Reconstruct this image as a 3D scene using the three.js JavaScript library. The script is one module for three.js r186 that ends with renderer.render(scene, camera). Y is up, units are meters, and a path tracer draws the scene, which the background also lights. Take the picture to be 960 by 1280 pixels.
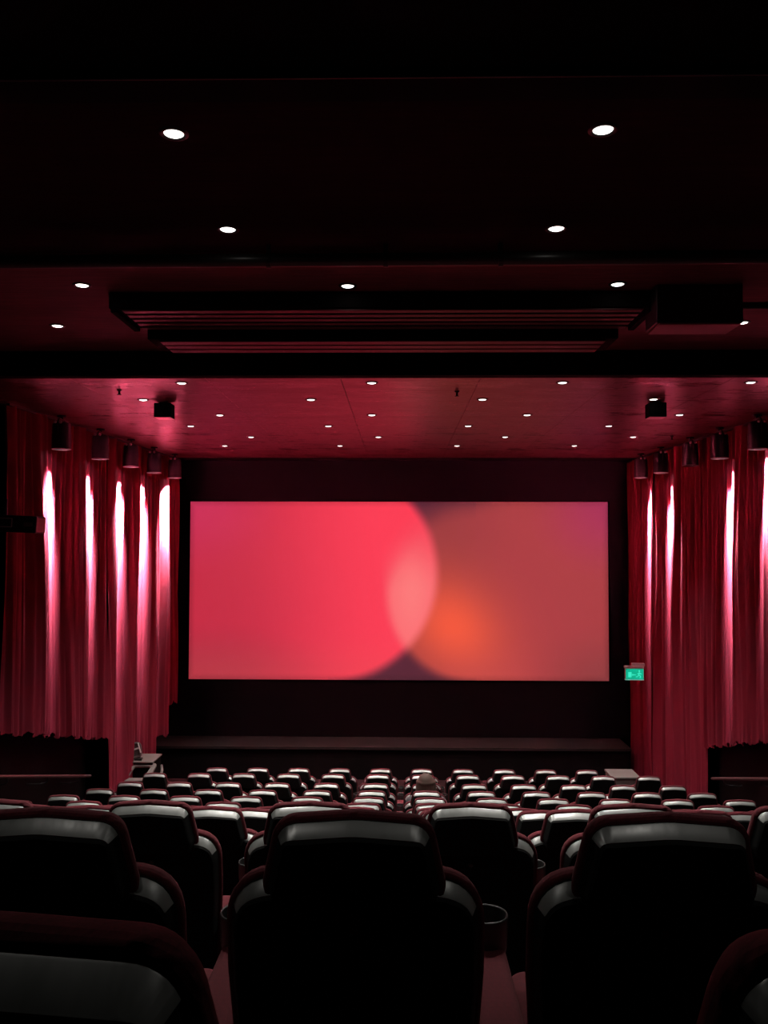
import * as THREE from 'three';
import { mergeGeometries, toCreasedNormals } from 'three/addons/utils/BufferGeometryUtils.js';
import { RoundedBoxGeometry } from 'three/addons/geometries/RoundedBoxGeometry.js';
import { MarchingCubes } from 'three/addons/objects/MarchingCubes.js';
import { RectAreaLightUniformsLib } from 'three/addons/lights/RectAreaLightUniformsLib.js';

// ------------------------------------------------------------------ camera, exposure, large lights
// EYE is the height of the lens above the flat floor in front of the screen; depth runs along -z.
const EYE = 4.45;
const scene = new THREE.Scene();
scene.background = new THREE.Color(0x000000);
const camera = new THREE.PerspectiveCamera(2 * Math.atan(640 / 1073) * 180 / Math.PI, 960 / 1280, 0.05, 60);
camera.position.set(0, EYE, 0);
camera.rotation.order = 'YXZ';
camera.rotation.set(2.265 * Math.PI / 180, 1.03 * Math.PI / 180, 0.12 * Math.PI / 180);
const renderer = new THREE.WebGLRenderer({ antialias: true });
renderer.toneMapping = THREE.LinearToneMapping;
renderer.toneMappingExposure = 1.0;
renderer.shadowMap.enabled = true;
RectAreaLightUniformsLib.init();
const DOWNLIGHT_CD = 20, CURTAIN_CD = 4200, SCREEN_FILL = 0.1;

// ------------------------------------------------------------------ helpers
const V = (x, y, z) => new THREE.Vector3(x, y + EYE, -z);          // eye-relative height, positive depth
function rng(seed) { let a = seed >>> 0; return () => { a = (a + 0x6D2B79F5) | 0; let t = Math.imul(a ^ (a >>> 15), 1 | a); t = (t + Math.imul(t ^ (t >>> 7), 61 | t)) ^ t; return ((t ^ (t >>> 14)) >>> 0) / 4294967296; }; }
const used = {};
function numbered(n) { used[n] = (used[n] ?? -1) + 1; return used[n] ? n + '_' + String(used[n]).padStart(3, '0') : n; }
function shadow(m) { m.castShadow = true; m.receiveShadow = true; return m; }
function tag(o, label, category, group) { o.userData.label = label; o.userData.category = category; if (group) o.userData.group = group; return o; }
function thing(name, label, category, pos, turn = 0, group) {
  const o = new THREE.Group(); o.name = numbered(name); o.position.copy(pos); o.rotation.y = turn;
  tag(o, label, category, group); scene.add(o); return o;
}
function part(name, geo, m, parent) { const o = shadow(new THREE.Mesh(geo, m)); o.name = name; parent.add(o); return o; }
function struct(name, geo, m, parent) {
  const o = shadow(new THREE.Mesh(geo, m)); o.name = name; (parent || scene).add(o);
  if (!parent) o.userData.kind = 'structure'; return o;
}
const clean = g => { const n = g.index ? g.toNonIndexed() : g.clone(); for (const k of Object.keys(n.attributes)) if (!['position', 'normal', 'uv'].includes(k)) n.deleteAttribute(k); return n; };
const merge = l => mergeGeometries(l.map(clean));
const box = (w, h, d, x = 0, y = 0, z = 0) => new THREE.BoxGeometry(w, h, d).translate(x, y, z);
const rbox = (w, h, d, r, x = 0, y = 0, z = 0, s = 3) => new RoundedBoxGeometry(w, h, d, s, r).translate(x, y, z);
const cyl = (r1, r2, h, n = 24, open = false) => new THREE.CylinderGeometry(r1, r2, h, n, 1, open);
// a box between eye-relative bounds
const span = (x0, x1, y0, y1, z0, z1) => box(x1 - x0, y1 - y0, z1 - z0, (x0 + x1) / 2, (y0 + y1) / 2 + EYE, -(z0 + z1) / 2);
const ORD = ['zeroth', 'first', 'second', 'third', 'fourth', 'fifth', 'sixth', 'seventh', 'eighth', 'ninth', 'tenth', 'eleventh', 'twelfth', 'thirteenth'];

// outline with rounded corners, [x, y, radius] counter-clockwise
function rounded(vs, seg = 6) {
  const out = [], n = vs.length;
  for (let i = 0; i < n; i++) {
    const [x, y, r] = vs[i], a = vs[(i + n - 1) % n], b = vs[(i + 1) % n];
    let ax = a[0] - x, ay = a[1] - y, bx = b[0] - x, by = b[1] - y;
    const la = Math.hypot(ax, ay), lb = Math.hypot(bx, by); ax /= la; ay /= la; bx /= lb; by /= lb;
    if (!r) { out.push([x, y]); continue; }
    const half = Math.acos(Math.max(-1, Math.min(1, ax * bx + ay * by))) / 2;
    const d = Math.min(r / Math.tan(half), la * 0.49, lb * 0.49);
    const p = [x + ax * d, y + ay * d], q = [x + bx * d, y + by * d];
    for (let k = 0; k <= seg; k++) { const t = k / seg, u = 1 - t; out.push([u * u * p[0] + 2 * u * t * x + t * t * q[0], u * u * p[1] + 2 * u * t * y + t * t * q[1]]); }
  }
  return out;
}
// stack of inset copies of an outline: levels [z, inset] where inset is a number or f(normalX, normalY); capped at both ends
function plate(outline, levels, crease = 0.6) {
  const n = outline.length, nor = [];
  for (let i = 0; i < n; i++) {
    const a = outline[(i + n - 1) % n], b = outline[(i + 1) % n];
    const dx = b[0] - a[0], dy = b[1] - a[1], l = Math.hypot(dx, dy) || 1; nor.push([dy / l, -dx / l]);
  }
  const rings = levels.map(([z, f]) => outline.map((p, i) => {
    const e = typeof f === 'number' ? f : f(nor[i][0], nor[i][1]);
    return [p[0] - nor[i][0] * e, p[1] - nor[i][1] * e, z];
  }));
  const pos = [], tri = (a, b, c) => pos.push(...a, ...b, ...c);
  for (let k = 0; k + 1 < rings.length; k++) for (let i = 0; i < n; i++) {
    const j = (i + 1) % n, A = rings[k], B = rings[k + 1];
    tri(A[i], A[j], B[j]); tri(A[i], B[j], B[i]);
  }
  const cap = (ring, up) => {
    const faces = THREE.ShapeUtils.triangulateShape(ring.map(p => new THREE.Vector2(p[0], p[1])), []);
    for (const [a, b, c] of faces) up ? tri(ring[a], ring[b], ring[c]) : tri(ring[a], ring[c], ring[b]);
  };
  cap(rings[rings.length - 1], true); cap(rings[0], false);
  const g = new THREE.BufferGeometry();
  g.setAttribute('position', new THREE.Float32BufferAttribute(pos, 3));
  const uv = new Float32Array(pos.length / 3 * 2);
  for (let i = 0; i < pos.length / 3; i++) { uv[2 * i] = pos[3 * i] + pos[3 * i + 2] * 0.7; uv[2 * i + 1] = pos[3 * i + 1] + pos[3 * i + 2] * 0.7; }
  g.setAttribute('uv', new THREE.BufferAttribute(uv, 2));
  g.computeVertexNormals();
  return toCreasedNormals(g, crease);
}

// raised strip lying on the upward-facing part of a chamfer between (z0, inset i0) and (z1, inset i1)
function bevel(outline, z0, i0, z1, i1, side) {
  const n = outline.length, pts = [];
  for (let i = 0; i < n; i++) {
    const a = outline[(i + n - 1) % n], b = outline[(i + 1) % n], dx = b[0] - a[0], dy = b[1] - a[1], l = Math.hypot(dx, dy) || 1, nx = dy / l, ny = -dx / l;
    if (ny > 0.25) pts.push([outline[i][0], outline[i][1], nx, ny]);
  }
  pts.sort((a, b) => b[0] - a[0]);
  const lz = z1 - z0, li = i1 - i0, L = Math.hypot(lz, li), uz = li / L, ui = -lz / L, h = 0.0025;      // outward direction of the chamfer in (z, inset)
  const prof = [[z0, i0, 0], [z0 + lz * 0.03, i0 + li * 0.03, h * 0.75], [z0 + lz * 0.1, i0 + li * 0.1, h], [z0 + lz * 0.9, i0 + li * 0.9, h], [z0 + lz * 0.97, i0 + li * 0.97, h * 0.75], [z1, i1, 0]];
  const grid = pts.map(([x, y, nx, ny]) => { const k = Math.pow(ny, 1.5); return prof.map(([z, ins, e]) => { const q = (side * (ins / i1)) * (1 - k) + ins * k + ui * e; return [x - nx * q, y - ny * q, z + uz * e]; }); });
  const pos = [], tri = (a, b, c) => pos.push(...a, ...b, ...c);
  for (let i = 0; i + 1 < grid.length; i++) for (let j = 0; j + 1 < prof.length; j++) { const a = grid[i][j], b = grid[i + 1][j], c = grid[i + 1][j + 1], d = grid[i][j + 1]; tri(a, b, c); tri(a, c, d); }
  for (const [G, f] of [[grid[0], 1], [grid[grid.length - 1], 0]]) for (let j = 1; j + 1 < prof.length; j++) f ? tri(G[0], G[j], G[j + 1]) : tri(G[0], G[j + 1], G[j]);
  const g = new THREE.BufferGeometry(); g.setAttribute('position', new THREE.Float32BufferAttribute(pos, 3));
  const uv = []; for (let i = 0; i < pos.length; i += 3) uv.push(pos[i], pos[i + 1] + pos[i + 2]);
  g.setAttribute('uv', new THREE.Float32BufferAttribute(uv, 2)); g.computeVertexNormals(); return toCreasedNormals(g, 0.6);
}

// ------------------------------------------------------------------ textures and materials
function noiseTexture(n, seed, oct) {
  const r = rng(seed), acc = new Float32Array(n * n);
  for (const [cells, amp, cy] of oct) {
    const cx = cells, ry = cy || cells, g = new Float32Array(cx * ry); for (let i = 0; i < g.length; i++) g[i] = r() * 2 - 1;
    const s = t => t * t * (3 - 2 * t);
    for (let y = 0; y < n; y++) for (let x = 0; x < n; x++) {
      const fx = x / n * cx, fy = y / n * ry, x0 = Math.floor(fx), y0 = Math.floor(fy), tx = s(fx - x0), ty = s(fy - y0);
      const G = (i, j) => g[(j % ry) * cx + (i % cx)];
      acc[y * n + x] += amp * ((G(x0, y0) * (1 - tx) + G(x0 + 1, y0) * tx) * (1 - ty) + (G(x0, y0 + 1) * (1 - tx) + G(x0 + 1, y0 + 1) * tx) * ty);
    }
  }
  return acc;
}
function toTexture(acc, n, map, srgb) {
  const d = new Uint8Array(n * n * 4);
  for (let i = 0; i < n * n; i++) { const c = map(acc[i]); d[4 * i] = c[0]; d[4 * i + 1] = c[1]; d[4 * i + 2] = c[2]; d[4 * i + 3] = 255; }
  const t = new THREE.DataTexture(d, n, n); t.wrapS = t.wrapT = THREE.RepeatWrapping; t.magFilter = THREE.LinearFilter; t.minFilter = THREE.LinearMipmapLinearFilter; t.generateMipmaps = true;
  if (srgb) t.colorSpace = THREE.SRGBColorSpace; t.needsUpdate = true; return t;
}
const cl = v => Math.max(0, Math.min(255, Math.round(v)));
const weave = noiseTexture(256, 11, [[128, 0.6], [64, 0.3], [9, 0.3]]);
const fabricBump = toTexture(weave, 256, v => { const c = cl(128 + v * 110); return [c, c, c]; });
fabricBump.repeat.set(5, 5);
const fabricTone = toTexture(weave, 256, v => { const c = cl(215 + v * 40); return [c, c, c]; }, true);
fabricTone.repeat.set(5, 5);
const streak = noiseTexture(512, 5, [[6, 0.4, 128], [24, 0.35, 256], [4, 0.3, 6]]);
const streakRough = toTexture(streak, 512, v => { const c = cl(150 + v * 70); return [c, c, c]; });
const streakTone = toTexture(streak, 512, v => { const c = cl(215 + v * 55); return [c, c, c]; }, true);
streakRough.repeat.set(0.5, 0.5); streakTone.repeat.set(0.5, 0.5);
const smudge = toTexture(noiseTexture(256, 77, [[5, 0.5], [17, 0.35], [90, 0.2]]), 256, v => { const c = cl(175 + v * 60); return [c, c, c]; });
smudge.repeat.set(3, 3);

const matte = (r, g, b, o = {}) => new THREE.MeshPhysicalMaterial(Object.assign({ color: new THREE.Color().setRGB(r, g, b), roughness: 1, specularIntensity: 0.12 }, o));
const std = (r, g, b, o = {}) => new THREE.MeshStandardMaterial(Object.assign({ color: new THREE.Color().setRGB(r, g, b), roughness: 0.8, metalness: 0 }, o));
const M = {
  fabric: new THREE.MeshPhysicalMaterial({ color: new THREE.Color().setRGB(0.13, 0.008, 0.0175), roughness: 0.95, sheen: 0.06, sheenRoughness: 0.5, sheenColor: new THREE.Color().setRGB(0.5, 0.1, 0.14), bumpMap: fabricBump, bumpScale: 0.0003, map: fabricTone }),
  shell: matte(0.006, 0.0065, 0.0065, { roughness: 0.7, specularIntensity: 0.25 }),
  bevel: new THREE.MeshPhysicalMaterial({ color: new THREE.Color().setRGB(0.13, 0.135, 0.13), roughness: 0.6, roughnessMap: smudge, ior: 2.3 }),
  blackPlastic: std(0.02, 0.02, 0.02, { roughness: 0.35 }),
  velvet: new THREE.MeshStandardMaterial({ color: new THREE.Color().setRGB(0.3, 0.0135, 0.042), roughness: 0.85, side: THREE.DoubleSide, bumpMap: fabricBump, bumpScale: 0.0008 }),
  blackCloth: matte(0.005, 0.0045, 0.005),
  blackPaint: matte(0.006, 0.006, 0.006),
  darkWall: matte(0.006, 0.0035, 0.004),
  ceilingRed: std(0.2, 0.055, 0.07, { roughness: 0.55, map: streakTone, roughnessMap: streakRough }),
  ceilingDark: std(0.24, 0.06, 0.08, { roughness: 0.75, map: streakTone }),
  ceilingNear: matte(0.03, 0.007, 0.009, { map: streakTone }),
  carpet: std(0.06, 0.01, 0.014, { roughness: 0.98, map: fabricTone }),
  blackMetal: std(0.02, 0.02, 0.022, { roughness: 0.4, metalness: 0.2 }),
  duct: matte(0.008, 0.006, 0.006),
  ductSlat: std(0.11, 0.032, 0.04, { roughness: 0.5 }),
  knobGlint: std(0.9, 0.9, 0.9, { roughness: 0.25, metalness: 0.3 }),  // near-white base colour stands in for lamp glints on the can knobs
  brushed: std(0.55, 0.54, 0.53, { roughness: 0.35, metalness: 1 }),
  railMetal: std(0.25, 0.2, 0.2, { roughness: 0.4, metalness: 0.8 }),
  whiteTrim: std(0.88, 0.87, 0.84, { roughness: 0.5 }),
  offWhite: std(0.22, 0.195, 0.185, { roughness: 0.6 }),
  stage: matte(0.028, 0.024, 0.023),
  lamp: std(1, 1, 1, { emissive: new THREE.Color(1, 0.97, 0.9), emissiveIntensity: 4 }),
  canLamp: std(1, 1, 1, { emissive: new THREE.Color(1, 0.92, 0.97), emissiveIntensity: 4 }),
};
M.chairFabric = M.fabric;

// ------------------------------------------------------------------ the room
const LX = z => -4.68 + (z - 10) * 0.053, RX = z => 4.85 - (z - 10) * 0.042;   // the curtain planes, closing in towards the screen
const HEAD = 1.08;                                                               // seat top above its tier
const rows = [   // depth of the headrests, their height below the eye, x of seat 0, first and last seat
  { z: 13.053, y: -3.367, x: -0.277, i0: -4, i1: 5 }, { z: 11.953, y: -3.163, x: -0.291, i0: -5, i1: 6 }, { z: 10.879, y: -2.994, x: -0.296, i0: -5, i1: 6 },
  { z: 9.799, y: -2.778, x: -0.309, i0: -5, i1: 6 }, { z: 8.727, y: -2.542, x: -0.307, i0: -5, i1: 6 }, { z: 7.636, y: -2.278, x: -0.321, i0: -5, i1: 6 },
  { z: 6.55, y: -1.99, x: -0.328, i0: -4, i1: 5 }, { z: 5.46, y: -1.675, x: -0.333, i0: -4, i1: 4 }, { z: 4.38, y: -1.34, x: -0.338, i0: -2, i1: 3 },
  { z: 3.311, y: -0.997, x: -0.343, i0: -2, i1: 3 }, { z: 1.693, y: -0.538, x: -0.71, i0: 0, i1: 2 }, { z: 0.55, y: -0.264, x: -0.295, i0: 0, i1: 1 },
];
{ // stepped carpeted floor as one thick profile
  const s = new THREE.Shape(), back = 2.4; s.moveTo(-back, -1.1);
  let lastY = -1.1;
  for (let k = rows.length - 1; k >= 0; k--) { const fy = rows[k].y - HEAD, zz = rows[k].z - 0.3; s.lineTo(zz, lastY); s.lineTo(zz, fy); lastY = fy; }
  s.lineTo(18.2, lastY); s.lineTo(18.2, -5.2); s.lineTo(-back, -5.2); s.closePath();
  const g = new THREE.ExtrudeGeometry(s, { depth: 11.4, bevelEnabled: false });
  g.rotateY(Math.PI / 2).translate(-5.7, EYE, 0);   // shape x -> -z
  struct('floor', g, M.carpet);
}
const FLOOR0 = rows[0].y - HEAD;
struct('wall_left', span(-5.5, -5.05, -5.0, 2.6, -2.4, 18.2), M.darkWall);
struct('wall_right', span(5.15, 5.6, -5.0, 2.6, -2.4, 18.2), M.darkWall);
struct('wall_back', span(-5.5, 5.6, -5.0, 2.6, -2.7, -2.4), M.darkWall);
struct('wall_front', span(-5.5, 5.6, -5.0, 2.6, 17.75, 18.2), M.blackPaint);
// the low front ceiling in long panels, its black end strip over the screen, the step up, the upper ceiling and the near soffit
const ceil = struct('ceiling', span(-5.5, 5.6, 1.73, 2.0, 8.62, 18.2), M.blackPaint);
{
  const xs = [-5.05, -3.37, -1.98, -0.6, 0.82, 2.2, 3.37, 5.15], zs = [8.64, 11.25, 13.9, 16.5];
  for (let i = 0; i + 1 < xs.length; i++) for (let k = 0; k + 1 < zs.length; k++) {
    const gap = 0.003, w = xs[i + 1] - xs[i] - gap, d = zs[k + 1] - zs[k] - (k ? 0.002 : 0.004);
    const g = new RoundedBoxGeometry(w, 0.03, d, 1, 0.004);
    const p = g.attributes.position, uv = g.attributes.uv;
    const cx = (xs[i] + xs[i + 1]) / 2, cz = -(zs[k] + zs[k + 1]) / 2;
    for (let v = 0; v < p.count; v++) uv.setXY(v, p.getX(v) + cx, p.getZ(v) + cz);
    g.translate(cx, 1.715 + EYE, cz);
    struct('ceiling_panel', g, M.ceilingRed, ceil);
  }
}
struct('ceiling_step', span(-5.5, 5.6, 1.7, 2.3, 8.5, 8.62), M.blackPaint);
{
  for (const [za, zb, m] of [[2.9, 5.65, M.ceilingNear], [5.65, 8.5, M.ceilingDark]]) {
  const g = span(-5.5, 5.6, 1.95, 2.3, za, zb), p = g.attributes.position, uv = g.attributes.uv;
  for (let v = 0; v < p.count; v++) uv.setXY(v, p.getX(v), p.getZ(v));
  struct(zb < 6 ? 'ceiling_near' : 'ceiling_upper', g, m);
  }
}
struct('ceiling_soffit', span(-5.5, 5.6, 1.615, 2.3, -2.7, 2.98), M.blackPaint);
struct('trim_3', merge([cyl(0.006, 0.006, 10.2, 10).rotateZ(Math.PI / 2).translate(0.05, 1.6 + EYE, -2.995), cyl(0.004, 0.004, 10.2, 10).rotateZ(Math.PI / 2).translate(0.05, 1.6 + EYE - 0.012, -2.85)]), std(0.12, 0.1, 0.1, { roughness: 0.3 }));
struct('trim_1', rbox(11.1, 0.03, 0.16, 0.006, 0.05, 1.6 + EYE, -2.925), M.blackPaint);
// black masking around the screen, stage in front of it
struct('wall_screen_masking', merge([span(-5.05, -4.25, -3.82, 1.73, 17.36, 17.7), span(4.22, 5.15, -3.82, 1.73, 17.36, 17.7),
  span(-4.25, 4.22, 0.9, 1.73, 17.36, 17.7), span(-4.25, 4.22, -3.82, -2.68, 17.36, 17.7), span(-5.05, 5.15, -3.82, 1.73, 17.7, 17.75)]), M.blackCloth);
const stageO = thing('stage', 'low dark stage running the full width beneath the cinema screen', 'stage', V(-0.3, FLOOR0, 16.9));
part('stage_top', box(9.38, 0.05, 0.88, 0, -3.845 - FLOOR0, 0.0), M.stage, stageO);
part('stage_front', box(9.38, -3.87 - FLOOR0, 0.8, 0, (-3.87 - FLOOR0) / 2, -0.02), M.blackPaint, stageO);

// dado walls with sloping tops below the side curtains, and their handrails
function dado(side) {
  const s = new THREE.Shape(); const z0 = 9.2, z1 = side < 0 ? 13.22 : 13.42;
  s.moveTo(z0, -5); s.lineTo(z1, -5); s.lineTo(z1, -2.93); s.lineTo(z0, -1.9); s.closePath();
  const g = new THREE.ExtrudeGeometry(s, { depth: 0.2, bevelEnabled: true, bevelSize: 0.01, bevelThickness: 0.01, bevelSegments: 2 });
  g.rotateY(Math.PI / 2);
  g.translate(side < 0 ? -5.02 : 4.92, EYE, 0);
  struct(side < 0 ? 'wall_left_dado' : 'wall_right_dado', g, M.darkWall);
}
dado(-1); dado(1);
function handrail(side) {
  const x = side < 0 ? -4.53 : 4.66, zA = 9.6, zB = side < 0 ? 12.65 : 13.0;
  const yAt = z => side < 0 ? -2.58 - (z - 9.6) * 0.262 : -2.6 - (z - 9.8) * 0.265;
  const o = thing('handrail', side < 0 ? 'thin sloping metal handrail on the black wall below the left curtain' : 'thin sloping metal handrail on the black wall below the right curtain', 'handrail', V(x, yAt(zA), zA), 0, 'wall handrails');
  const dir = new THREE.Vector3(0, yAt(zB) - yAt(zA), -(zB - zA)), len = dir.length();
  const g = new THREE.CapsuleGeometry(0.021, len, 4, 12); g.rotateX(-Math.PI / 2).rotateX(-Math.atan2(yAt(zA) - yAt(zB), zB - zA)); g.translate(dir.x / 2, dir.y / 2, dir.z / 2);
  part('rail', g, M.railMetal, o);
  for (const t of [0.12, 0.5, 0.86]) {
    const p = dir.clone().multiplyScalar(t), wx = side < 0 ? -0.29 : 0.27;
    const c = new THREE.CatmullRomCurve3([p.clone(), p.clone().add(new THREE.Vector3(0, -0.07, 0)), p.clone().add(new THREE.Vector3(wx * 0.6, -0.1, 0)), p.clone().add(new THREE.Vector3(wx, -0.1, 0))]);
    part('bracket', new THREE.TubeGeometry(c, 12, 0.008, 8), M.blackMetal, o);
  }
}
handrail(-1); handrail(1);

// ------------------------------------------------------------------ the screen
{
  const W = 640, H = 270, d = new Uint8Array(W * H * 4);
  const ss = (a, b, x) => { const t = Math.max(0, Math.min(1, (x - a) / (b - a))); return t * t * (3 - 2 * t); };
  const mix = (a, b, t) => a.map((v, i) => v + (b[i] - v) * t);
  for (let j = 0; j < H; j++) for (let i = 0; i < W; i++) {
    const x = 28 + (i + 0.5) / W * 900, y = 410 - (j + 0.5) / H * 381;     // picture coordinates, row 0 at the bottom
    const dl = x > 328 ? Math.hypot(x - 328, y - 182) - 235 : -60, dr = x < 646 ? Math.hypot(x - 646, y - 225) - 192 : -60;
    const ml = x < 328 ? 1 : 1 - ss(-16, 14, dl), sw = 16 + 22 * (1 - ss(120, 230, y)), mr = x > 646 ? 1 - 0.75 * (1 - ss(0, 60, x - 646)) * (1 - ss(28, 60, y)) * 0.4 : 1 - ss(-sw, sw, dr);
    const bg = [86, 38, 52];
    let L = mix([196, 46, 68], [250, 62, 84], ss(80, 470, x + (200 - y) * 0.1));
    L = mix(L, [205, 52, 96], 0.7 * (1 - ss(0, 240, Math.hypot(x - 30, (y - 30) * 1.3))));
    L = mix(L, [140, 48, 60], 0.75 * (1 - ss(0, 240, Math.hypot((x - 60) * 0.7, (y - 420) * 1.7))));
    L = mix(L, [236, 76, 84], 0.35 * ss(300, 410, y));
    let R = mix([152, 60, 62], [168, 62, 66], ss(560, 760, x));
    R = mix(R, [164, 50, 88], 0.9 * (1 - ss(0, 190, Math.hypot(x - 930, (y - 40) * 1.1))));
    R = mix(R, [136, 60, 62], 0.7 * (1 - ss(0, 200, Math.hypot(x - 930, (y - 410) * 1.5))));
    const gl = Math.exp(-(((x - 595 - (y - 290) * 0.25) / 105) ** 2) - (((y - 298) / 112) ** 2));
    R = mix(R, [246, 90, 62], 0.95 * gl);
    R = mix(R, [205, 78, 76], 0.5 * Math.exp(-(((x - 660) / 110) ** 2) - (((y - 420) / 70) ** 2)));
    const lw = ml * mr * (0.25 + 0.75 * ss(70, 230, y));
    let c = bg.map((b, k) => b * (1 - ml) * (1 - mr) + L[k] * ml * (1 - mr) + R[k] * mr * (1 - ml) + Math.min(255, L[k] * 0.98 + [4, 46, 30][k] * (lw / (ml * mr || 1))) * ml * mr);
    const lens = Math.exp(-(((x - 508) / 40) ** 2) - (((y - 215) / 105) ** 2));
    c = mix(c, [252, 128, 126], 0.75 * lens * lw);
    const edge = Math.min(1, 0.55 + 0.45 * ss(0, 14, Math.min(x - 28, 928 - x, y - 29, 410 - y)));
    const o = (j * W + i) * 4; for (let k = 0; k < 3; k++) d[o + k] = cl(c[k] * (0.72 + 0.28 * edge)); d[o + 3] = 255;
  }
  const t = new THREE.DataTexture(d, W, H); t.colorSpace = THREE.SRGBColorSpace; t.magFilter = t.minFilter = THREE.LinearFilter; t.needsUpdate = true;
  const sm = new THREE.MeshStandardMaterial({ color: 0x080808, roughness: 0.9, emissive: 0xffffff, emissiveMap: t, emissiveIntensity: 1 });
  const o = thing('cinema_screen', 'wide cinema screen showing overlapping soft red and orange circles of light', 'screen', V(-0.025, -2.68, 17.32));
  part('screen_picture', new THREE.PlaneGeometry(8.41, 3.57).translate(0, 1.785, 0.022), sm, o);
  part('screen_backing', box(8.43, 3.59, 0.03, 0, 1.785, 0), M.blackCloth, o);
  const l = new THREE.RectAreaLight(new THREE.Color(0.62, 0.075, 0.1), SCREEN_FILL, 8.4, 3.57);
  l.position.set(0, 1.785, 0.06); l.lookAt(0, 1.785, 5); l.rotation.set(0, Math.PI, 0); o.add(l);
}

// ------------------------------------------------------------------ curtains
// flames: crests where a gather of cloth stands out under each curtain spotlight: [depth, drift towards the camera at the hem, width]
const crestsL = [[10.93, 0.0, 0.21, 1.0], [12.13, 0.02, 0.23, 1.0], [13.42, 0.12, 0.13, 0.85], [14.44, 0.45, 0.15, 0.95], [15.9, 0.0, 0.13, 0.85], [10.3, 0, 0.15, 0.4], [15.2, -0.1, 0.14, 0.4], [16.75, 0, 0.13, 0.5]];
const crestsR = [[15.55, 0.05, 0.15, 0.9], [14.5, -0.1, 0.14, 0.9], [12.05, 0.03, 0.21, 1.0], [11.08, 0.0, 0.24, 1.0], [13.3, 0.0, 0.2, 0.35], [16.7, 0.0, 0.2, 0.6], [10.2, 0.0, 0.2, 0.5], [13.9, 0, 0.15, 0.35]];
function curtain(side, zA, zB, hem, name, label, seed) {
  const r = rng(seed), cols = Math.round((zB - zA) * 95), rowsN = 44, crests = side < 0 ? crestsL : crestsR;
  const ph = [r() * 6.28, r() * 6.28, r() * 6.28], pos = [], uv = [], idx = [];
  const jag = []; for (let i = 0; i <= cols; i++) jag.push(r());
  const o = thing(name, label, 'curtain', V((side < 0 ? LX : RX)((zA + zB) / 2), hem((zA + zB) / 2), (zA + zB) / 2));
  const O = o.position;
  for (let i = 0; i <= cols; i++) {
    const z = zA + (zB - zA) * i / cols;
    const hemY = hem(z) - 0.05 + 0.02 * Math.sin(z * 31 + ph[0]) + 0.05 * jag[i] * jag[Math.max(0, i - 1)];
    for (let j = 0; j <= rowsN; j++) {
      const v = j / rowsN, y = 1.68 + (hemY - 1.68) * v;                                // v 0 at the heading, 1 at the hem
      let d = 0, cw = 0;
      for (const [cz, dr, w, a] of crests) { const c = cz - dr * v, ww = w * (0.72 + 0.8 * v), e = a * Math.exp(-(((z - c) / ww) ** 2)); d += e * (0.095 + 0.06 * Math.min(1, v * 2.2)); cw = Math.max(cw, e); }
      const fine = 1 - 0.6 * cw;
      const zp = z + 0.03 * Math.sin(y * 1.1 + z * 2.3 + ph[1]);
      d += fine * (0.034 - 0.008 * v) * Math.sin(zp * 2 * Math.PI / 0.152 + 1.6 * Math.sin(z * 1.9 + ph[2]) + 0.9 * Math.sin(z * 5.3));
      d += 0.022 * v * Math.sin(zp * 2 * Math.PI / 0.39 + ph[0] + 1.2 * Math.sin(z * 2.7)) + 0.012 * v * Math.sin(zp * 2 * Math.PI / 0.083 + 2.2 * Math.sin(z * 3.1 + y * 0.5));
      if (v > 0.93) d += (v - 0.93) / 0.07 * 0.02 * (jag[i] - 0.5);
      const along = 0.02 * Math.sin(zp * 2 * Math.PI / 0.152 * 0.5 + y);
      const x = side < 0 ? LX(z) + d - 0.04 : RX(z) - d + 0.04;
      pos.push(x - O.x, y + EYE - O.y, -(z + along) - O.z); uv.push(z, y);
    }
  }
  const S = rowsN + 1;
  for (let i = 0; i < cols; i++) for (let j = 0; j < rowsN; j++) { const a = i * S + j, b = a + S; side < 0 ? idx.push(a, a + 1, b, b, a + 1, b + 1) : idx.push(a, b, a + 1, b, b + 1, a + 1); }
  const g = new THREE.BufferGeometry(); g.setAttribute('position', new THREE.Float32BufferAttribute(pos, 3)); g.setAttribute('uv', new THREE.Float32BufferAttribute(uv, 2)); g.setIndex(idx); g.computeVertexNormals();
  part('drape', g, M.velvet, o);
  // heading rail the drape hangs from
  const X = side < 0 ? LX : RX, len = Math.hypot(zB - zA, X(zB) - X(zA));
  const rail = box(0.03, 0.03, len, 0, 1.685 + EYE - O.y, 0).rotateY(Math.atan2(X(zB) - X(zA), -(zB - zA)) + Math.PI); rail.translate(0, 0, 0);
  part('curtain_rail', rail, M.blackMetal, o);
}
curtain(-1, 10.12, 13.2, z => -2.18 - (z - 10.12) * 0.24, 'curtain', 'tall red velvet side curtain ending above the black wall at left of the seats', 1);
curtain(-1, 13.2, 15.62, () => -4.38, 'curtain', 'red velvet curtain hanging to the floor behind the white table at left', 2);
curtain(-1, 15.62, 16.7, z => z < 16.05 ? -3.45 : -2.98, 'curtain', 'narrow short red curtain strip beside the left edge of the screen', 3);
curtain(1, 9.8, 13.4, z => -2.1 - (z - 9.8) * 0.26, 'curtain', 'tall red velvet side curtain ending above the black wall at right of the seats', 4);
curtain(1, 13.4, 15.5, () => -4.4, 'curtain', 'dim red velvet curtain hanging to the floor right of the exit sign', 5);
curtain(1, 15.5, 17.25, z => z < 16.2 ? -4.3 : -4.33, 'curtain', 'red velvet curtain end hanging behind the green exit sign', 6);

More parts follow.
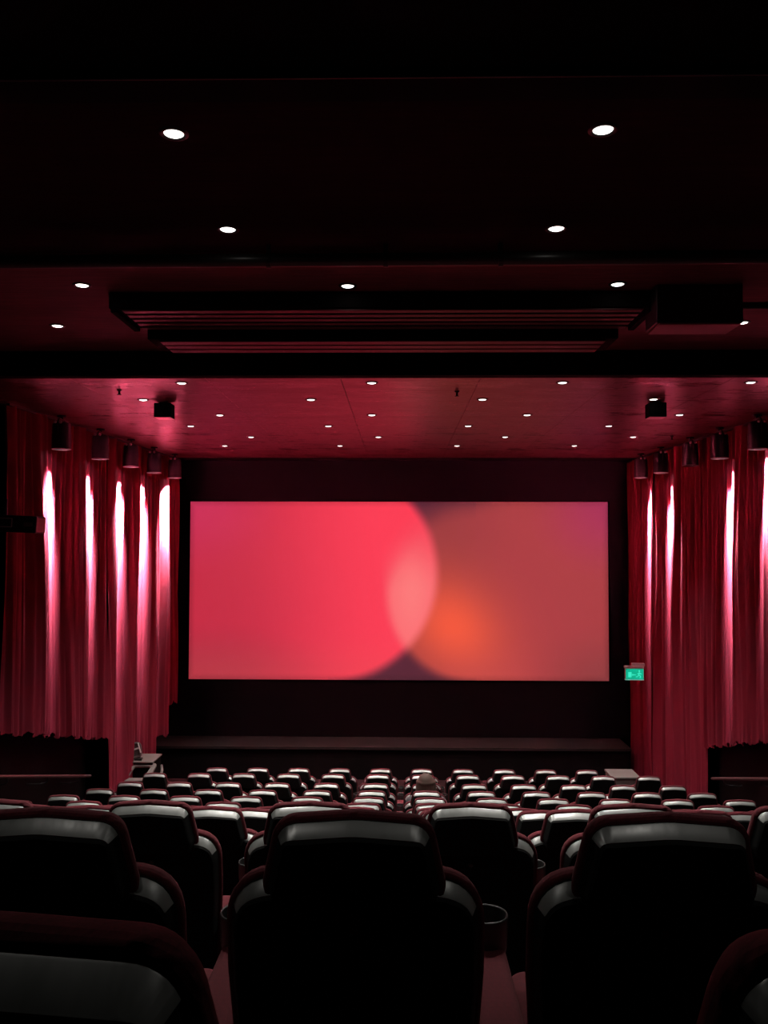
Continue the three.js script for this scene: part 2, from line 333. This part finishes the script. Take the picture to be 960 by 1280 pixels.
// ------------------------------------------------------------------ spotlights washing the curtains
const canGeo = {
  barrel: new THREE.LatheGeometry([[0.0, 0.17], [0.09, 0.17], [0.108, 0.155], [0.116, 0.13], [0.118, 0.02], [0.122, 0.015], [0.122, -0.18], [0.11, -0.18], [0.106, -0.15], [0.0, -0.15]].map(p => new THREE.Vector2(...p)).reverse(), 32),
  rim: new THREE.TorusGeometry(0.119, 0.006, 8, 32).rotateX(Math.PI / 2).translate(0, -0.182, 0),
  lens: new THREE.CircleGeometry(0.1, 24).rotateX(Math.PI / 2).translate(0, -0.152, 0),
  yoke: new THREE.TubeGeometry(new THREE.CatmullRomCurve3([[0, 0.02, 0.133], [0, 0.14, 0.136], [0, 0.205, 0.09], [0, 0.21, 0], [0, 0.205, -0.09], [0, 0.14, -0.136], [0, 0.02, -0.133]].map(p => new THREE.Vector3(...p))), 36, 0.011, 8),
  mount: merge([cyl(0.022, 0.022, 0.04, 16).translate(0, 0.23, 0), cyl(0.06, 0.06, 0.022, 20).translate(0, 0.248, 0)]),
  knob: new THREE.SphereGeometry(0.02, 12, 8),
};
function curtainSpot(side, z, lit, label) {
  const x = side < 0 ? LX(z) + 0.19 : RX(z) - 0.19;
  const o = thing('curtain_spotlight', label, 'spotlight', V(x, 1.44, z), 0, 'curtain spotlights');
  part('barrel', canGeo.barrel, M.blackMetal, o); part('yoke', canGeo.yoke, M.blackMetal, o); part('ceiling_mount', canGeo.mount, M.blackMetal, o);
  part('rim', canGeo.rim, M.brushed, o);
  part('lens', canGeo.lens, lit ? M.canLamp : M.blackPlastic, o);
  for (const s of [-1, 1]) part('knob', canGeo.knob.clone().translate(s * 0.035, 0.16, 0.13), M.knobGlint, o);
  if (lit) {
    const l = new THREE.SpotLight(new THREE.Color(1, 0.9, 0.97), CURTAIN_CD * lit, 0, 0.36, 1, 2);
    l.position.set(0, -0.16, 0); l.target.position.set(side * 1.0, -2.6, 0); l.castShadow = true; l.shadow.radius = 4.5; l.shadow.mapSize.set(1024, 1024);
    o.add(l, l.target);
  }
}
[11.13, 12.4, 13.62, 14.72, 15.85].forEach((z, i) => curtainSpot(-1, z, 1, `black can spotlight lighting the left curtain, ${['nearest to the camera', 'second from the camera', 'middle of the five', 'fourth from the camera', 'nearest to the screen'][i]}`));
[[15.75, 1], [14.7, 1], [13.38, 0], [12.28, 1], [11.1, 1]].forEach(([z, on], i) => curtainSpot(1, z, on, ['black can spotlight on the right curtain, the one nearest to the screen', 'black can spotlight on the right curtain, second from the screen', 'unlit black can spotlight in the middle of the right curtain row', 'black can spotlight on the right curtain, second from the camera', 'black can spotlight at the right edge of the photo, nearest to the camera'][i]));

// ------------------------------------------------------------------ ceiling downlights
const dl = {
  trim: new THREE.LatheGeometry([[0.046, 0.0], [0.05, -0.008], [0.062, -0.01], [0.07, -0.004], [0.07, 0.0]].map(p => new THREE.Vector2(...p)), 28),
  lamp: new THREE.SphereGeometry(0.047, 24, 8, 0, Math.PI * 2, Math.PI / 2, Math.PI / 2).scale(1, 0.28, 1).translate(0, 0.0, 0),
};
function downlight(x, y, z, label, k = 1, cone = Math.abs(x) > 2.8 ? 0.52 : 0.8) {
  const o = thing('ceiling_downlight', label, 'downlight', V(x, y, z), 0, 'ceiling downlights');
  part('trim_ring', dl.trim, M.blackMetal, o); part('lamp', dl.lamp, M.lamp, o);
  const l = new THREE.SpotLight(new THREE.Color(1, 0.96, 0.88), DOWNLIGHT_CD * k, 0, cone, 1, 2);
  l.position.set(0, -0.02, 0); l.target.position.set(0, -3, 0); l.castShadow = true; l.shadow.radius = 2; l.shadow.mapSize.set(512, 512);
  o.add(l, l.target);
}
const colA = [-2.31, -0.34, 1.65, 3.62], colB = [-2.97, -1.01, 0.97, 2.95];
const place4 = ['leftmost', 'second from the left', 'third from the left', 'rightmost'];
const rowWord = ['nearest to the screen', 'second from the screen', 'third from the screen', 'fourth from the screen', 'fifth from the screen', 'sixth from the screen'];
[[14.49, colB], [13.32, [-2.32, -0.33, 1.64, 3.62]], [12.1, colB], [11.08, [-2.34, -0.36, 1.65, 3.61]], [9.9, [-2.99, -1.03, 0.96, 2.93]], [8.88, [-2.28, -0.29, 1.69, 3.63]]]
  .forEach(([z, xs], r) => xs.forEach((x, i) => downlight(x, 1.7, z, `round white downlight, ${place4[i]} in the low ceiling row ${rowWord[r]}`)));
downlight(-3.04, 1.95, 7.5, 'round white downlight near the left wall, between the low ceiling and the ducts');
downlight(2.98, 1.95, 7.45, 'round white downlight just right of the black ceiling box');
downlight(-2.38, 1.95, 6.32, 'round white downlight left of the long dark ceiling duct');
downlight(-0.39, 1.95, 6.36, 'round white downlight in front of the middle of the long ceiling duct');
downlight(1.62, 1.95, 6.34, 'round white downlight left of the black ceiling box');
downlight(-1.06, 1.95, 5.2, 'small white downlight upper left, just above the ceiling pipe', 1, 0.95);
downlight(0.96, 1.95, 5.21, 'small white downlight upper right, just above the ceiling pipe', 1, 0.95);
downlight(-1.07, 1.95, 3.97, 'largest white downlight at upper left, nearest to the camera', 1, 0.95);
downlight(0.95, 1.95, 3.96, 'largest white downlight at upper right, nearest to the camera', 1, 0.95);

// the next lamps of the same grid, in the soffit over the camera: their light is what the backs of the near seats reflect
downlight(-1.05, 1.615, 1.3, 'white downlight in the soffit over the camera, left one', 0.045, 1.1);
downlight(0.95, 1.615, 1.3, 'white downlight in the soffit over the camera, right one', 0.045, 1.1);

// ------------------------------------------------------------------ ducts, box, pipe, speakers and sprinklers on the ceiling
{
  const d1 = thing('air_duct', 'long dark ceiling duct with a slatted red-lit underside, nearer of two', 'duct', V(-0.14, 1.822, 6.8));
  part('casing', rbox(4.2, 0.125, 0.6, 0.008, 0, 0.0625, 0), M.duct, d1);
  for (let k = 0; k < 5; k++) part('slat', rbox(4.0, 0.012, 0.075, 0.004, 0, -0.012, 0.25 - k * 0.125), M.ductSlat, d1);
  for (const s of [-1, 1]) part('end_plate', rbox(0.05, 0.03, 0.6, 0.006, s * 2.06, -0.016, 0), M.duct, d1);
  const d2 = thing('air_duct', 'long dark ceiling duct, farther and lower of the two', 'duct', V(-0.15, 1.735, 7.36));
  part('casing', rbox(3.95, 0.21, 0.46, 0.008, 0, 0.105, 0), M.duct, d2);
  for (let k = 0; k < 3; k++) part('slat', rbox(3.75, 0.012, 0.11, 0.004, 0, -0.012, 0.15 - k * 0.15), M.ductSlat, d2);
  const bx = thing('ceiling_box', 'black box hanging from the ceiling at the right end of the ducts', 'box', V(2.23, 1.65, 6.5));
  part('housing', rbox(0.64, 0.29, 0.3, 0.01, 0, 0.155, 0), M.blackMetal, bx);
  part('bottom_plate', rbox(0.6, 0.014, 0.3, 0.004, 0, 0.004, 0), std(0.4, 0.16, 0.19, { roughness: 0.5 }), bx);  // pale pink base colour holds the red light bounced up from the curtains
  const cd = thing('conduit', 'dark conduit running from the black ceiling box to the right wall', 'pipe', V(3.85, 1.83, 6.5));
  part('tube', cyl(0.028, 0.028, 2.6, 14).rotateZ(Math.PI / 2), M.blackMetal, cd);
  for (const x of [-0.9, 0.2, 1.1]) part('clamp', box(0.03, 0.12, 0.05, x, 0.06, 0), M.blackMetal, cd);
  const pp = thing('ceiling_pipe', 'dark pipe crossing the whole ceiling in front of the ducts', 'pipe', V(0.05, 1.85, 5.48), -0.008);
  part('tube', cyl(0.042, 0.042, 10.1, 20).rotateZ(Math.PI / 2), std(0.03, 0.025, 0.025, { roughness: 0.35 }), pp);
  for (const x of [-3.6, -0.9, -0.14, 0.6, 3.4]) part('clamp', merge([box(0.03, 0.1, 0.02, x, 0.055, 0), cyl(0.05, 0.05, 0.03, 16).rotateZ(Math.PI / 2).translate(x, 0, 0)]), M.blackMetal, pp);
  struct('trim_2', span(-5.05, 5.15, 1.925, 1.95, 5.62, 5.75), M.ceilingDark);
}
function ceilingSpeaker(x, label) {
  const o = thing('ceiling_speaker', label, 'speaker', V(x, 1.52, 10.12), 0, 'boxes hung under the low ceiling');
  part('cabinet', rbox(0.2, 0.17, 0.2, 0.012, 0, 0.08, 0), M.blackPaint, o);
  part('bottom_edge', rbox(0.185, 0.008, 0.18, 0.003, 0, -0.006, 0), M.brushed, o);
  part('bracket', box(0.1, 0.03, 0.1, 0, 0.172, 0), M.blackMetal, o);
}
ceilingSpeaker(-2.8, 'small black box hung under the low ceiling at left');
ceilingSpeaker(3.02, 'small black box hung under the low ceiling at right, behind a bright downlight');
for (const [x, z, y, where] of [[-3.06, 9.26, 1.7, 'at the left near the ceiling step'], [0.63, 9.38, 1.7, 'right of the middle near the ceiling step'], [4.19, 13.23, 1.7, 'near the right curtain spotlights']]) {
  const o = thing('ceiling_sprinkler', 'small dark sprinkler head on the low ceiling ' + where, 'sprinkler', V(x, y, z));
  part('rosette', cyl(0.03, 0.022, 0.015, 16).translate(0, -0.0075, 0), M.blackMetal, o);
  part('head', merge([cyl(0.012, 0.012, 0.04, 10).translate(0, -0.035, 0), cyl(0.024, 0.024, 0.006, 14).translate(0, -0.057, 0)]), M.blackMetal, o);
}
{ // fixture on the left wall
  const o = thing('wall_fixture', 'black box fixture with a silver-edged plate jutting out from the left wall', 'fixture', V(-4.35, 0.14, 9.6), 0);
  part('housing', rbox(0.62, 0.19, 0.26, 0.02, 0, 0.1, 0).rotateZ(-0.04), M.blackPlastic, o);
  part('wall_arm', box(0.42, 0.06, 0.08, -0.5, 0.12, 0), M.blackMetal, o);
  const fr = merge([box(0.26, 0.01, 0.01, 0, 0.047, 0), box(0.26, 0.01, 0.01, 0, -0.047, 0), box(0.01, 0.1, 0.01, 0.13, 0, 0), box(0.01, 0.1, 0.01, -0.13, 0, 0)]).rotateZ(-0.04).translate(-0.09, 0.115, 0.133);
  part('silver_frame', fr, std(0.7, 0.68, 0.68, { roughness: 0.4 }), o);
  part('name_plate', rbox(0.1, 0.045, 0.008, 0.003).rotateZ(-0.04).translate(0.225, 0.09, 0.132), std(0.2, 0.15, 0.16, { roughness: 0.5 }), o);
  part('mount_post', cyl(0.02, 0.02, 0.2, 12).translate(-0.09, 0.28, 0), M.blackMetal, o);
}

// ------------------------------------------------------------------ exit sign
{
  const o = thing('exit_sign', 'lit green emergency exit sign with a running figure on the right curtain', 'sign', V(4.34, -2.46, 16.0), -0.05);
  const W = 256, H = 176, c = document.createElement('canvas'); c.width = W; c.height = H; const g = c.getContext('2d');
  g.fillStyle = '#06b08c'; g.fillRect(0, 0, W, H);
  g.fillStyle = '#3cf0c8';
  g.fillRect(34, 52, 50, 92);                                    // door
  g.fillRect(104, 92, 44, 16); g.beginPath(); g.moveTo(104, 76); g.lineTo(104, 124); g.lineTo(88, 100); g.closePath(); g.fill();   // arrow
  g.lineWidth = 15; g.lineCap = 'round'; g.lineJoin = 'round'; g.strokeStyle = '#3cf0c8';
  g.beginPath(); g.arc(196, 36, 14, 0, 7); g.fill();
  g.beginPath(); g.moveTo(196, 60); g.lineTo(188, 100); g.lineTo(212, 122); g.lineTo(206, 152); g.stroke();
  g.beginPath(); g.moveTo(188, 100); g.lineTo(172, 128); g.lineTo(150, 134); g.stroke();
  g.beginPath(); g.moveTo(196, 66); g.lineTo(170, 80); g.moveTo(196, 66); g.lineTo(222, 86); g.stroke();
  const t = new THREE.CanvasTexture(c); t.colorSpace = THREE.SRGBColorSpace;
  const face = new THREE.MeshStandardMaterial({ color: 0x101010, roughness: 0.5, emissive: 0xffffff, emissiveMap: t, emissiveIntensity: 0.95 });
  part('sign_face', new THREE.PlaneGeometry(0.32, 0.19).translate(-0.01, 0.115, 0.035), face, o);
  part('sign_box', rbox(0.335, 0.2, 0.06, 0.006, -0.01, 0.115, 0), M.whiteTrim, o);
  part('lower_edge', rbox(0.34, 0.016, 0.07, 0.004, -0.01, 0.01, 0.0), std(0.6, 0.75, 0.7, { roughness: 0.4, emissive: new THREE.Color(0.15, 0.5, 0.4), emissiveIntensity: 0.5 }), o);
  part('light_bar', rbox(0.35, 0.045, 0.09, 0.01, -0.015, 0.24, 0), M.whiteTrim, o);
  part('wall_mount', rbox(0.23, 0.055, 0.09, 0.008, 0.06, 0.285, -0.01), M.whiteTrim, o);
  const l = new THREE.RectAreaLight(new THREE.Color(0.02, 0.6, 0.42), 0.6, 0.32, 0.19); l.position.set(-0.01, 0.115, 0.05); l.rotation.set(0, Math.PI, 0); o.add(l);
}

// ------------------------------------------------------------------ chairs
const REC = 0.17;                                                   // recline of the back
const recline = g => g.translate(0, -0.4, 0).rotateX(REC).translate(0, 0.41, -0.15);
const topInset = (side, top) => (nx, ny) => side + (top - side) * Math.pow(Math.max(0, ny), 1.5);
const headOut = rounded([[-0.158, 0.885, 0.02], [0.158, 0.885, 0.02], [0.173, 0.935, 0.05], [0.145, 1.067, 0.045], [0, 1.078, 0.3], [-0.145, 1.067, 0.045], [-0.173, 0.935, 0.05]], 7);
const backOut = rounded([[-0.228, 0.3, 0.05], [0.228, 0.3, 0.05], [0.254, 0.72, 0.2], [0.254, 0.938, 0.14], [-0.254, 0.938, 0.14], [-0.254, 0.72, 0.2]], 8);
const grow = (o, e) => { const n = o.length; return o.map((p, i) => { const a = o[(i + n - 1) % n], b = o[(i + 1) % n], dx = b[0] - a[0], dy = b[1] - a[1], l = Math.hypot(dx, dy) || 1; return [p[0] + dy / l * e, p[1] - dx / l * e]; }); };
const soft = (d0, d1, e) => { const t = d1 - d0; return [[d0, e * 4.2], [d0 + t * 0.1, e * 3.1], [d0 + t * 0.3, e * 1.9], [d0 + t * 0.55, e * 0.75], [d0 + t * 0.72, e * 0.2], [d1 - 0.009, 0], [d1 - 0.003, e * 0.1], [d1, e * 0.4]]; };
const chairGeo = {
  head_shell: recline(plate(headOut, [[0.0, 0], [0.006, 0], [0.04, topInset(0.009, 0.022)], [0.045, topInset(0.014, 0.027)]], 0.5)),
  head_bevel: recline(bevel(headOut, 0.008, 0.001, 0.039, 0.0215, 0.009)),
  head_cushion: recline(plate(grow(headOut, 0.013), soft(-0.085, 0.006, 0.018), 1.2)),
  back_shell: recline(plate(backOut, [[-0.035, 0], [-0.026, 0], [0.008, topInset(0.01, 0.024)], [0.013, topInset(0.014, 0.029)]], 0.5)),
  back_bevel: recline(bevel(backOut, -0.024, 0.001, 0.007, 0.0235, 0.01)),
  back_cushion: recline(plate(grow(backOut, 0.013), soft(-0.135, -0.03, 0.022), 1.2)),
  seat: rbox(0.5, 0.13, 0.47, 0.05, 0, 0.435, -0.42, 4),
  seat_pan: rbox(0.47, 0.05, 0.44, 0.02, 0, 0.355, -0.41),
  arm: merge([rbox(0.085, 0.56, 0.5, 0.022, 0.31, 0.29, -0.36, 3), rbox(0.1, 0.05, 0.44, 0.022, 0.31, 0.585, -0.33, 3)]),
  holder: new THREE.LatheGeometry([[0, 0.0], [0.046, 0.0], [0.05, 0.012], [0.053, 0.09], [0.058, 0.094], [0.06, 0.088], [0.058, 0.02], [0.05, -0.012], [0.0, -0.012]].map(p => new THREE.Vector2(...p)).reverse(), 28).translate(0.31, 0.585, -0.55),
  latch: merge([cyl(0.009, 0.009, 0.006, 16).rotateX(Math.PI / 2)]).translate(0, 0.845, 0.015),
};
recline(chairGeo.latch);
function makeChair() {
  const o = new THREE.Group();
  part('shoulder_bevel', chairGeo.back_bevel, M.bevel, part('back_shell', chairGeo.back_shell, M.shell, o)); part('back_cushion', chairGeo.back_cushion, M.fabric, o);
  part('glossy_bevel', chairGeo.head_bevel, M.bevel, part('headrest_shell', chairGeo.head_shell, M.shell, o)); part('headrest_cushion', chairGeo.head_cushion, M.fabric, o);
  part('seat', chairGeo.seat, M.fabric, o); part('seat_pan', chairGeo.seat_pan, M.blackPlastic, o);
  const a = part('armrest', chairGeo.arm, M.fabric, o); part('cup_holder', chairGeo.holder, M.blackPlastic, a);
  part('back_button', chairGeo.latch, M.blackPlastic, o);
  return o;
}
const proto = makeChair();
rows.forEach((R, k) => {
  const n = R.i1 - R.i0 + 1, fromBack = rows.length - k;
  for (let i = R.i0; i <= R.i1; i++) {
    const c = proto.clone(); c.name = numbered('cinema_chair');
    c.position.copy(V(R.x + 0.62 * i + (k === 11 && i === 1 ? 0.05 : 0), R.y - HEAD, R.z));
    const idx = i - R.i0 + 1;
    const rowName = k === 0 ? 'the front row nearest the screen' : k < 7 ? `the ${ORD[k + 1]} row from the screen` : k === 11 ? 'the nearest row at the bottom edge' : `the ${ORD[12 - k]} row from the camera`;
    const seat = idx === 1 ? 'leftmost' : idx === n ? 'rightmost' : `${ORD[idx]} from the left`;
    tag(c, `black-backed red cinema chair, ${seat} in ${rowName}`, 'chair', 'cinema chairs in rows');
    if (i === R.i0) { const a = part('armrest', chairGeo.arm, M.fabric, c); a.position.x = -0.62; const h = part('cup_holder', chairGeo.holder, M.blackPlastic, a); }
    scene.add(c);
  }
});

// ------------------------------------------------------------------ the person sitting in the fourth row
{
  const R = rows[3], base = V(R.x + 0.62, R.y - HEAD, R.z);
  const o = thing('person', 'person with long brown hair seated facing the screen', 'person', base);
  const J = { head: [0, 1.115, -0.27], neck: [0, 0.98, -0.235], chest: [0, 0.8, -0.25], waist: [0, 0.6, -0.24], hip: [0, 0.56, -0.28] };
  // field meshed from tapered capsules: [ax, ay, az, ra, bx, by, bz, rb]
  function field(caps, lo, hi, cell, k) {
    const size = Math.max(hi[0] - lo[0], hi[1] - lo[1], hi[2] - lo[2]), res = Math.ceil(size / cell) + 2;
    const mc = new MarchingCubes(res, new THREE.MeshBasicMaterial(), false, false, 120000); mc.isolation = 0;
    const c = lo.map((v, i) => (v + hi[i]) / 2), half = size / 2 + cell;
    for (let z = 0; z < res; z++) for (let y = 0; y < res; y++) for (let x = 0; x < res; x++) {
      const p = [x, y, z].map((v, i) => c[i] + (v / res * 2 - 1) * half);
      let d = 0, first = true;
      for (const q of caps) {
        const bx = q[4] - q[0], by = q[5] - q[1], bz = q[6] - q[2], px = p[0] - q[0], py = p[1] - q[1], pz = p[2] - q[2];
        const t = Math.max(0, Math.min(1, (px * bx + py * by + pz * bz) / (bx * bx + by * by + bz * bz || 1)));
        const e = Math.hypot(px - bx * t, py - by * t, pz - bz * t) - (q[3] + (q[7] - q[3]) * t);
        if (first) { d = e; first = false; } else { const h = Math.max(k - Math.abs(d - e), 0) / k; d = Math.min(d, e) - h * h * k / 4; }
      }
      mc.field[x + y * res + z * res * res] = -d;
    }
    mc.update();
    const n = mc.count, P = new Float32Array(mc.positionArray.slice(0, n * 3));
    for (let i = 0; i < n; i++) for (let a = 0; a < 3; a++) P[3 * i + a] = P[3 * i + a] * half + c[a];
    const g = new THREE.BufferGeometry(); g.setAttribute('position', new THREE.BufferAttribute(P, 3));
    g.setAttribute('normal', new THREE.BufferAttribute(new Float32Array(mc.normalArray.slice(0, n * 3)), 3));
    g.setAttribute('uv', new THREE.BufferAttribute(new Float32Array(n * 2), 2)); return g;
  }
  const legs = [], arms = [], hands = [];
  for (const s of [-1, 1]) {
    legs.push([s * 0.09, 0.57, -0.3, 0.085, s * 0.11, 0.55, -0.7, 0.062], [s * 0.11, 0.55, -0.7, 0.058, s * 0.11, 0.12, -0.74, 0.04]);
    arms.push([s * 0.165, 0.9, -0.25, 0.05, s * 0.2, 0.66, -0.32, 0.042], [s * 0.2, 0.66, -0.32, 0.04, s * 0.1, 0.645, -0.52, 0.03]);
    hands.push([s * 0.1, 0.645, -0.52, 0.026, s * 0.085, 0.64, -0.57, 0.03]);
    for (let f = 0; f < 4; f++) { const fx = s * (0.11 - f * 0.018), L = [0.05, 0.065, 0.07, 0.062][f]; hands.push([fx, 0.64, -0.585, 0.009, fx - s * 0.002, 0.632, -0.585 - L * 0.6, 0.0085], [fx - s * 0.002, 0.632, -0.585 - L * 0.6, 0.0085, fx - s * 0.004, 0.618, -0.585 - L, 0.007]); }
    hands.push([s * 0.075, 0.645, -0.545, 0.011, s * 0.045, 0.64, -0.585, 0.009]);
  }
  const feet = [-1, 1].map(s => [s * 0.11, 0.045, -0.73, 0.045, s * 0.12, 0.035, -0.9, 0.034]);
  const torso = [[-0.06, 0.58, -0.27, 0.11, 0.06, 0.58, -0.27, 0.11], [0, 0.58, -0.27, 0.12, 0, 0.84, -0.24, 0.125], [-0.1, 0.86, -0.245, 0.075, 0.1, 0.86, -0.245, 0.075], [-0.155, 0.9, -0.245, 0.052, 0.155, 0.9, -0.245, 0.052]];
  const head = [[0, 0.9, -0.235, 0.055, 0, 1.03, -0.25, 0.05], [0, 1.13, -0.255, 0.085, 0, 1.12, -0.285, 0.08], [0, 1.07, -0.3, 0.05, 0, 1.03, -0.325, 0.035], [0, 1.105, -0.355, 0.012, 0, 1.075, -0.375, 0.014], [-0.086, 1.1, -0.27, 0.014, -0.088, 1.07, -0.265, 0.01], [0.086, 1.1, -0.27, 0.014, 0.088, 1.07, -0.265, 0.01]];
  const skin = std(0.5, 0.28, 0.2, { roughness: 0.6 });
  part('body', merge([field([...torso, ...legs, ...arms, ...feet.map(f => f.slice()), head[0]], [-0.3, 0, -0.96], [0.3, 1.0, -0.1], 0.014, 0.05), field(head, [-0.12, 0.9, -0.42], [0.12, 1.24, -0.15], 0.006, 0.025), field(hands, [-0.16, 0.58, -0.68], [0.16, 0.7, -0.48], 0.004, 0.008)]), skin, o);
  const fat = (l, e) => l.map(q => [q[0], q[1], q[2], q[3] + e, q[4], q[5], q[6], q[7] + e]);
  part('sweater', field(fat([...torso, ...arms], 0.012), [-0.3, 0.42, -0.62], [0.3, 1.0, -0.08], 0.014, 0.05), std(0.05, 0.045, 0.05, { roughness: 0.95 }), o);
  part('trousers', field(fat([...legs, [-0.06, 0.56, -0.28, 0.1, 0.06, 0.56, -0.28, 0.1]], 0.014), [-0.24, 0.06, -0.86], [0.24, 0.72, -0.12], 0.014, 0.04), std(0.03, 0.035, 0.06, { roughness: 0.9 }), o);
  part('shoe', field(fat([feet[0]], 0.012), [-0.2, -0.03, -0.97], [-0.05, 0.12, -0.66], 0.008, 0.02), M.blackPlastic, o);
  part('shoe', field(fat([feet[1]], 0.012), [0.05, -0.03, -0.97], [0.2, 0.12, -0.66], 0.008, 0.02), M.blackPlastic, o);
  for (const s of [-1, 1]) part('eye', new THREE.SphereGeometry(0.011, 12, 8).translate(s * 0.032, 1.12, -0.353), std(0.05, 0.03, 0.02, { roughness: 0.2 }), o);
  part('mouth', new THREE.SphereGeometry(0.02, 12, 6).scale(1, 0.25, 0.35).translate(0, 1.045, -0.361), std(0.4, 0.12, 0.11), o);
  // hair: a cap over the skull falling over the back of the neck, cut into locks
  const hair = [[0, 1.135, -0.25, 0.094, 0, 1.125, -0.275, 0.09]];
  for (let k = 0; k < 15; k++) {
    const a = (k / 14 - 0.5) * 3.7, sx = Math.sin(a), cz = Math.cos(a), w = 1 + 0.08 * Math.sin(k * 5.1);
    hair.push([0.012 * sx, 1.2, -0.262, 0.028, 0.088 * sx, 1.13, -0.265 + 0.088 * cz, 0.023], [0.088 * sx, 1.13, -0.265 + 0.088 * cz, 0.023, 0.108 * sx * w, 0.985, -0.262 + 0.088 * cz, 0.021], [0.108 * sx * w, 0.985, -0.262 + 0.088 * cz, 0.021, 0.118 * sx * w, 0.87, -0.26 + 0.1 * cz, 0.012]);
  }
  part('hair', field(hair, [-0.16, 0.84, -0.4], [0.16, 1.24, -0.12], 0.006, 0.012), std(0.05, 0.024, 0.017, { roughness: 0.8 }), o);
}

// ------------------------------------------------------------------ white table with a silver device at left, white box at right
{
  const o = thing('side_table', 'small white table with an open lower shelf beside the left curtain', 'table', V(-4.22, FLOOR0, 14.45));
  part('table_top', rbox(0.36, 0.03, 0.56, 0.012, 0, 0.885, 0), M.offWhite, o);
  const s = new THREE.Shape(rounded([[-0.25, -0.2, 0.04], [0.2, -0.2, 0.08], [0.25, 0.2, 0.05], [-0.25, 0.2, 0.03]]).map(p => new THREE.Vector2(...p)));
  s.holes.push(new THREE.Path(rounded([[-0.16, -0.14, 0.06], [0.12, -0.14, 0.06], [0.18, 0.13, 0.05], [-0.1, 0.13, 0.05]]).reverse().map(p => new THREE.Vector2(...p))));
  const shelf = new THREE.ExtrudeGeometry(s, { depth: 0.025, bevelEnabled: true, bevelSize: 0.006, bevelThickness: 0.006, bevelSegments: 2 }).rotateX(-Math.PI / 2 + 0.5).translate(-0.02, 0.74, 0.38);
  part('lower_shelf', shelf, M.offWhite, o);
  part('side_panel', rbox(0.03, 0.3, 0.4, 0.01, -0.19, 0.79, 0.1), M.offWhite, o);
  part('curved_leg', new THREE.TubeGeometry(new THREE.CatmullRomCurve3([[0.26, 0.79, 0.05], [0.285, 0.7, 0.12], [0.24, 0.6, 0.2], [0.15, 0.54, 0.26]].map(p => new THREE.Vector3(...p))), 20, 0.022, 10), M.offWhite, o);
  part('cabinet_body', rbox(0.34, 0.86, 0.5, 0.01, 0, 0.435, -0.0), M.blackPaint, o);
  const d = thing('silver_device', 'small tilted silvery device with a shiny oval face on the white table', 'device', V(-4.34, FLOOR0 + 0.9, 14.28), 0.1);
  const out = rounded([[-0.11, 0, 0.05], [0.07, 0, 0.06], [0.11, 0.25, 0.1], [-0.06, 0.27, 0.08]]);
  const tilt = g => g.rotateZ(0.32).rotateX(-0.25).translate(0.02, 0.03, 0);
  part('case', tilt(plate(out, [[-0.06, 0.02], [-0.045, 0], [0.03, 0], [0.04, 0.012], [0.04, 0.03], [0.02, 0.045]], 0.5)), std(0.1, 0.09, 0.085, { roughness: 0.45 }), d);
  part('cross_bar', tilt(rbox(0.13, 0.025, 0.02, 0.005, 0, 0.15, 0.035).rotateZ(0)), M.whiteTrim, d);
  part('shiny_edge', tilt(rbox(0.02, 0.17, 0.02, 0.006, 0.07, 0.15, 0.045)), M.whiteTrim, d);
  part('foot', rbox(0.12, 0.03, 0.1, 0.008, 0.03, 0.015, 0), M.blackPlastic, d);
  const w = thing('white_box', 'low off-white box behind the right end of the front row', 'box', V(3.71, FLOOR0, 14.5));
  part('body', rbox(0.44, 0.65, 0.5, 0.015, 0, 0.325, 0), M.offWhite, w);
  part('lid', rbox(0.47, 0.035, 0.53, 0.01, 0, 0.665, 0), M.offWhite, w);
}

renderer.render(scene, camera);
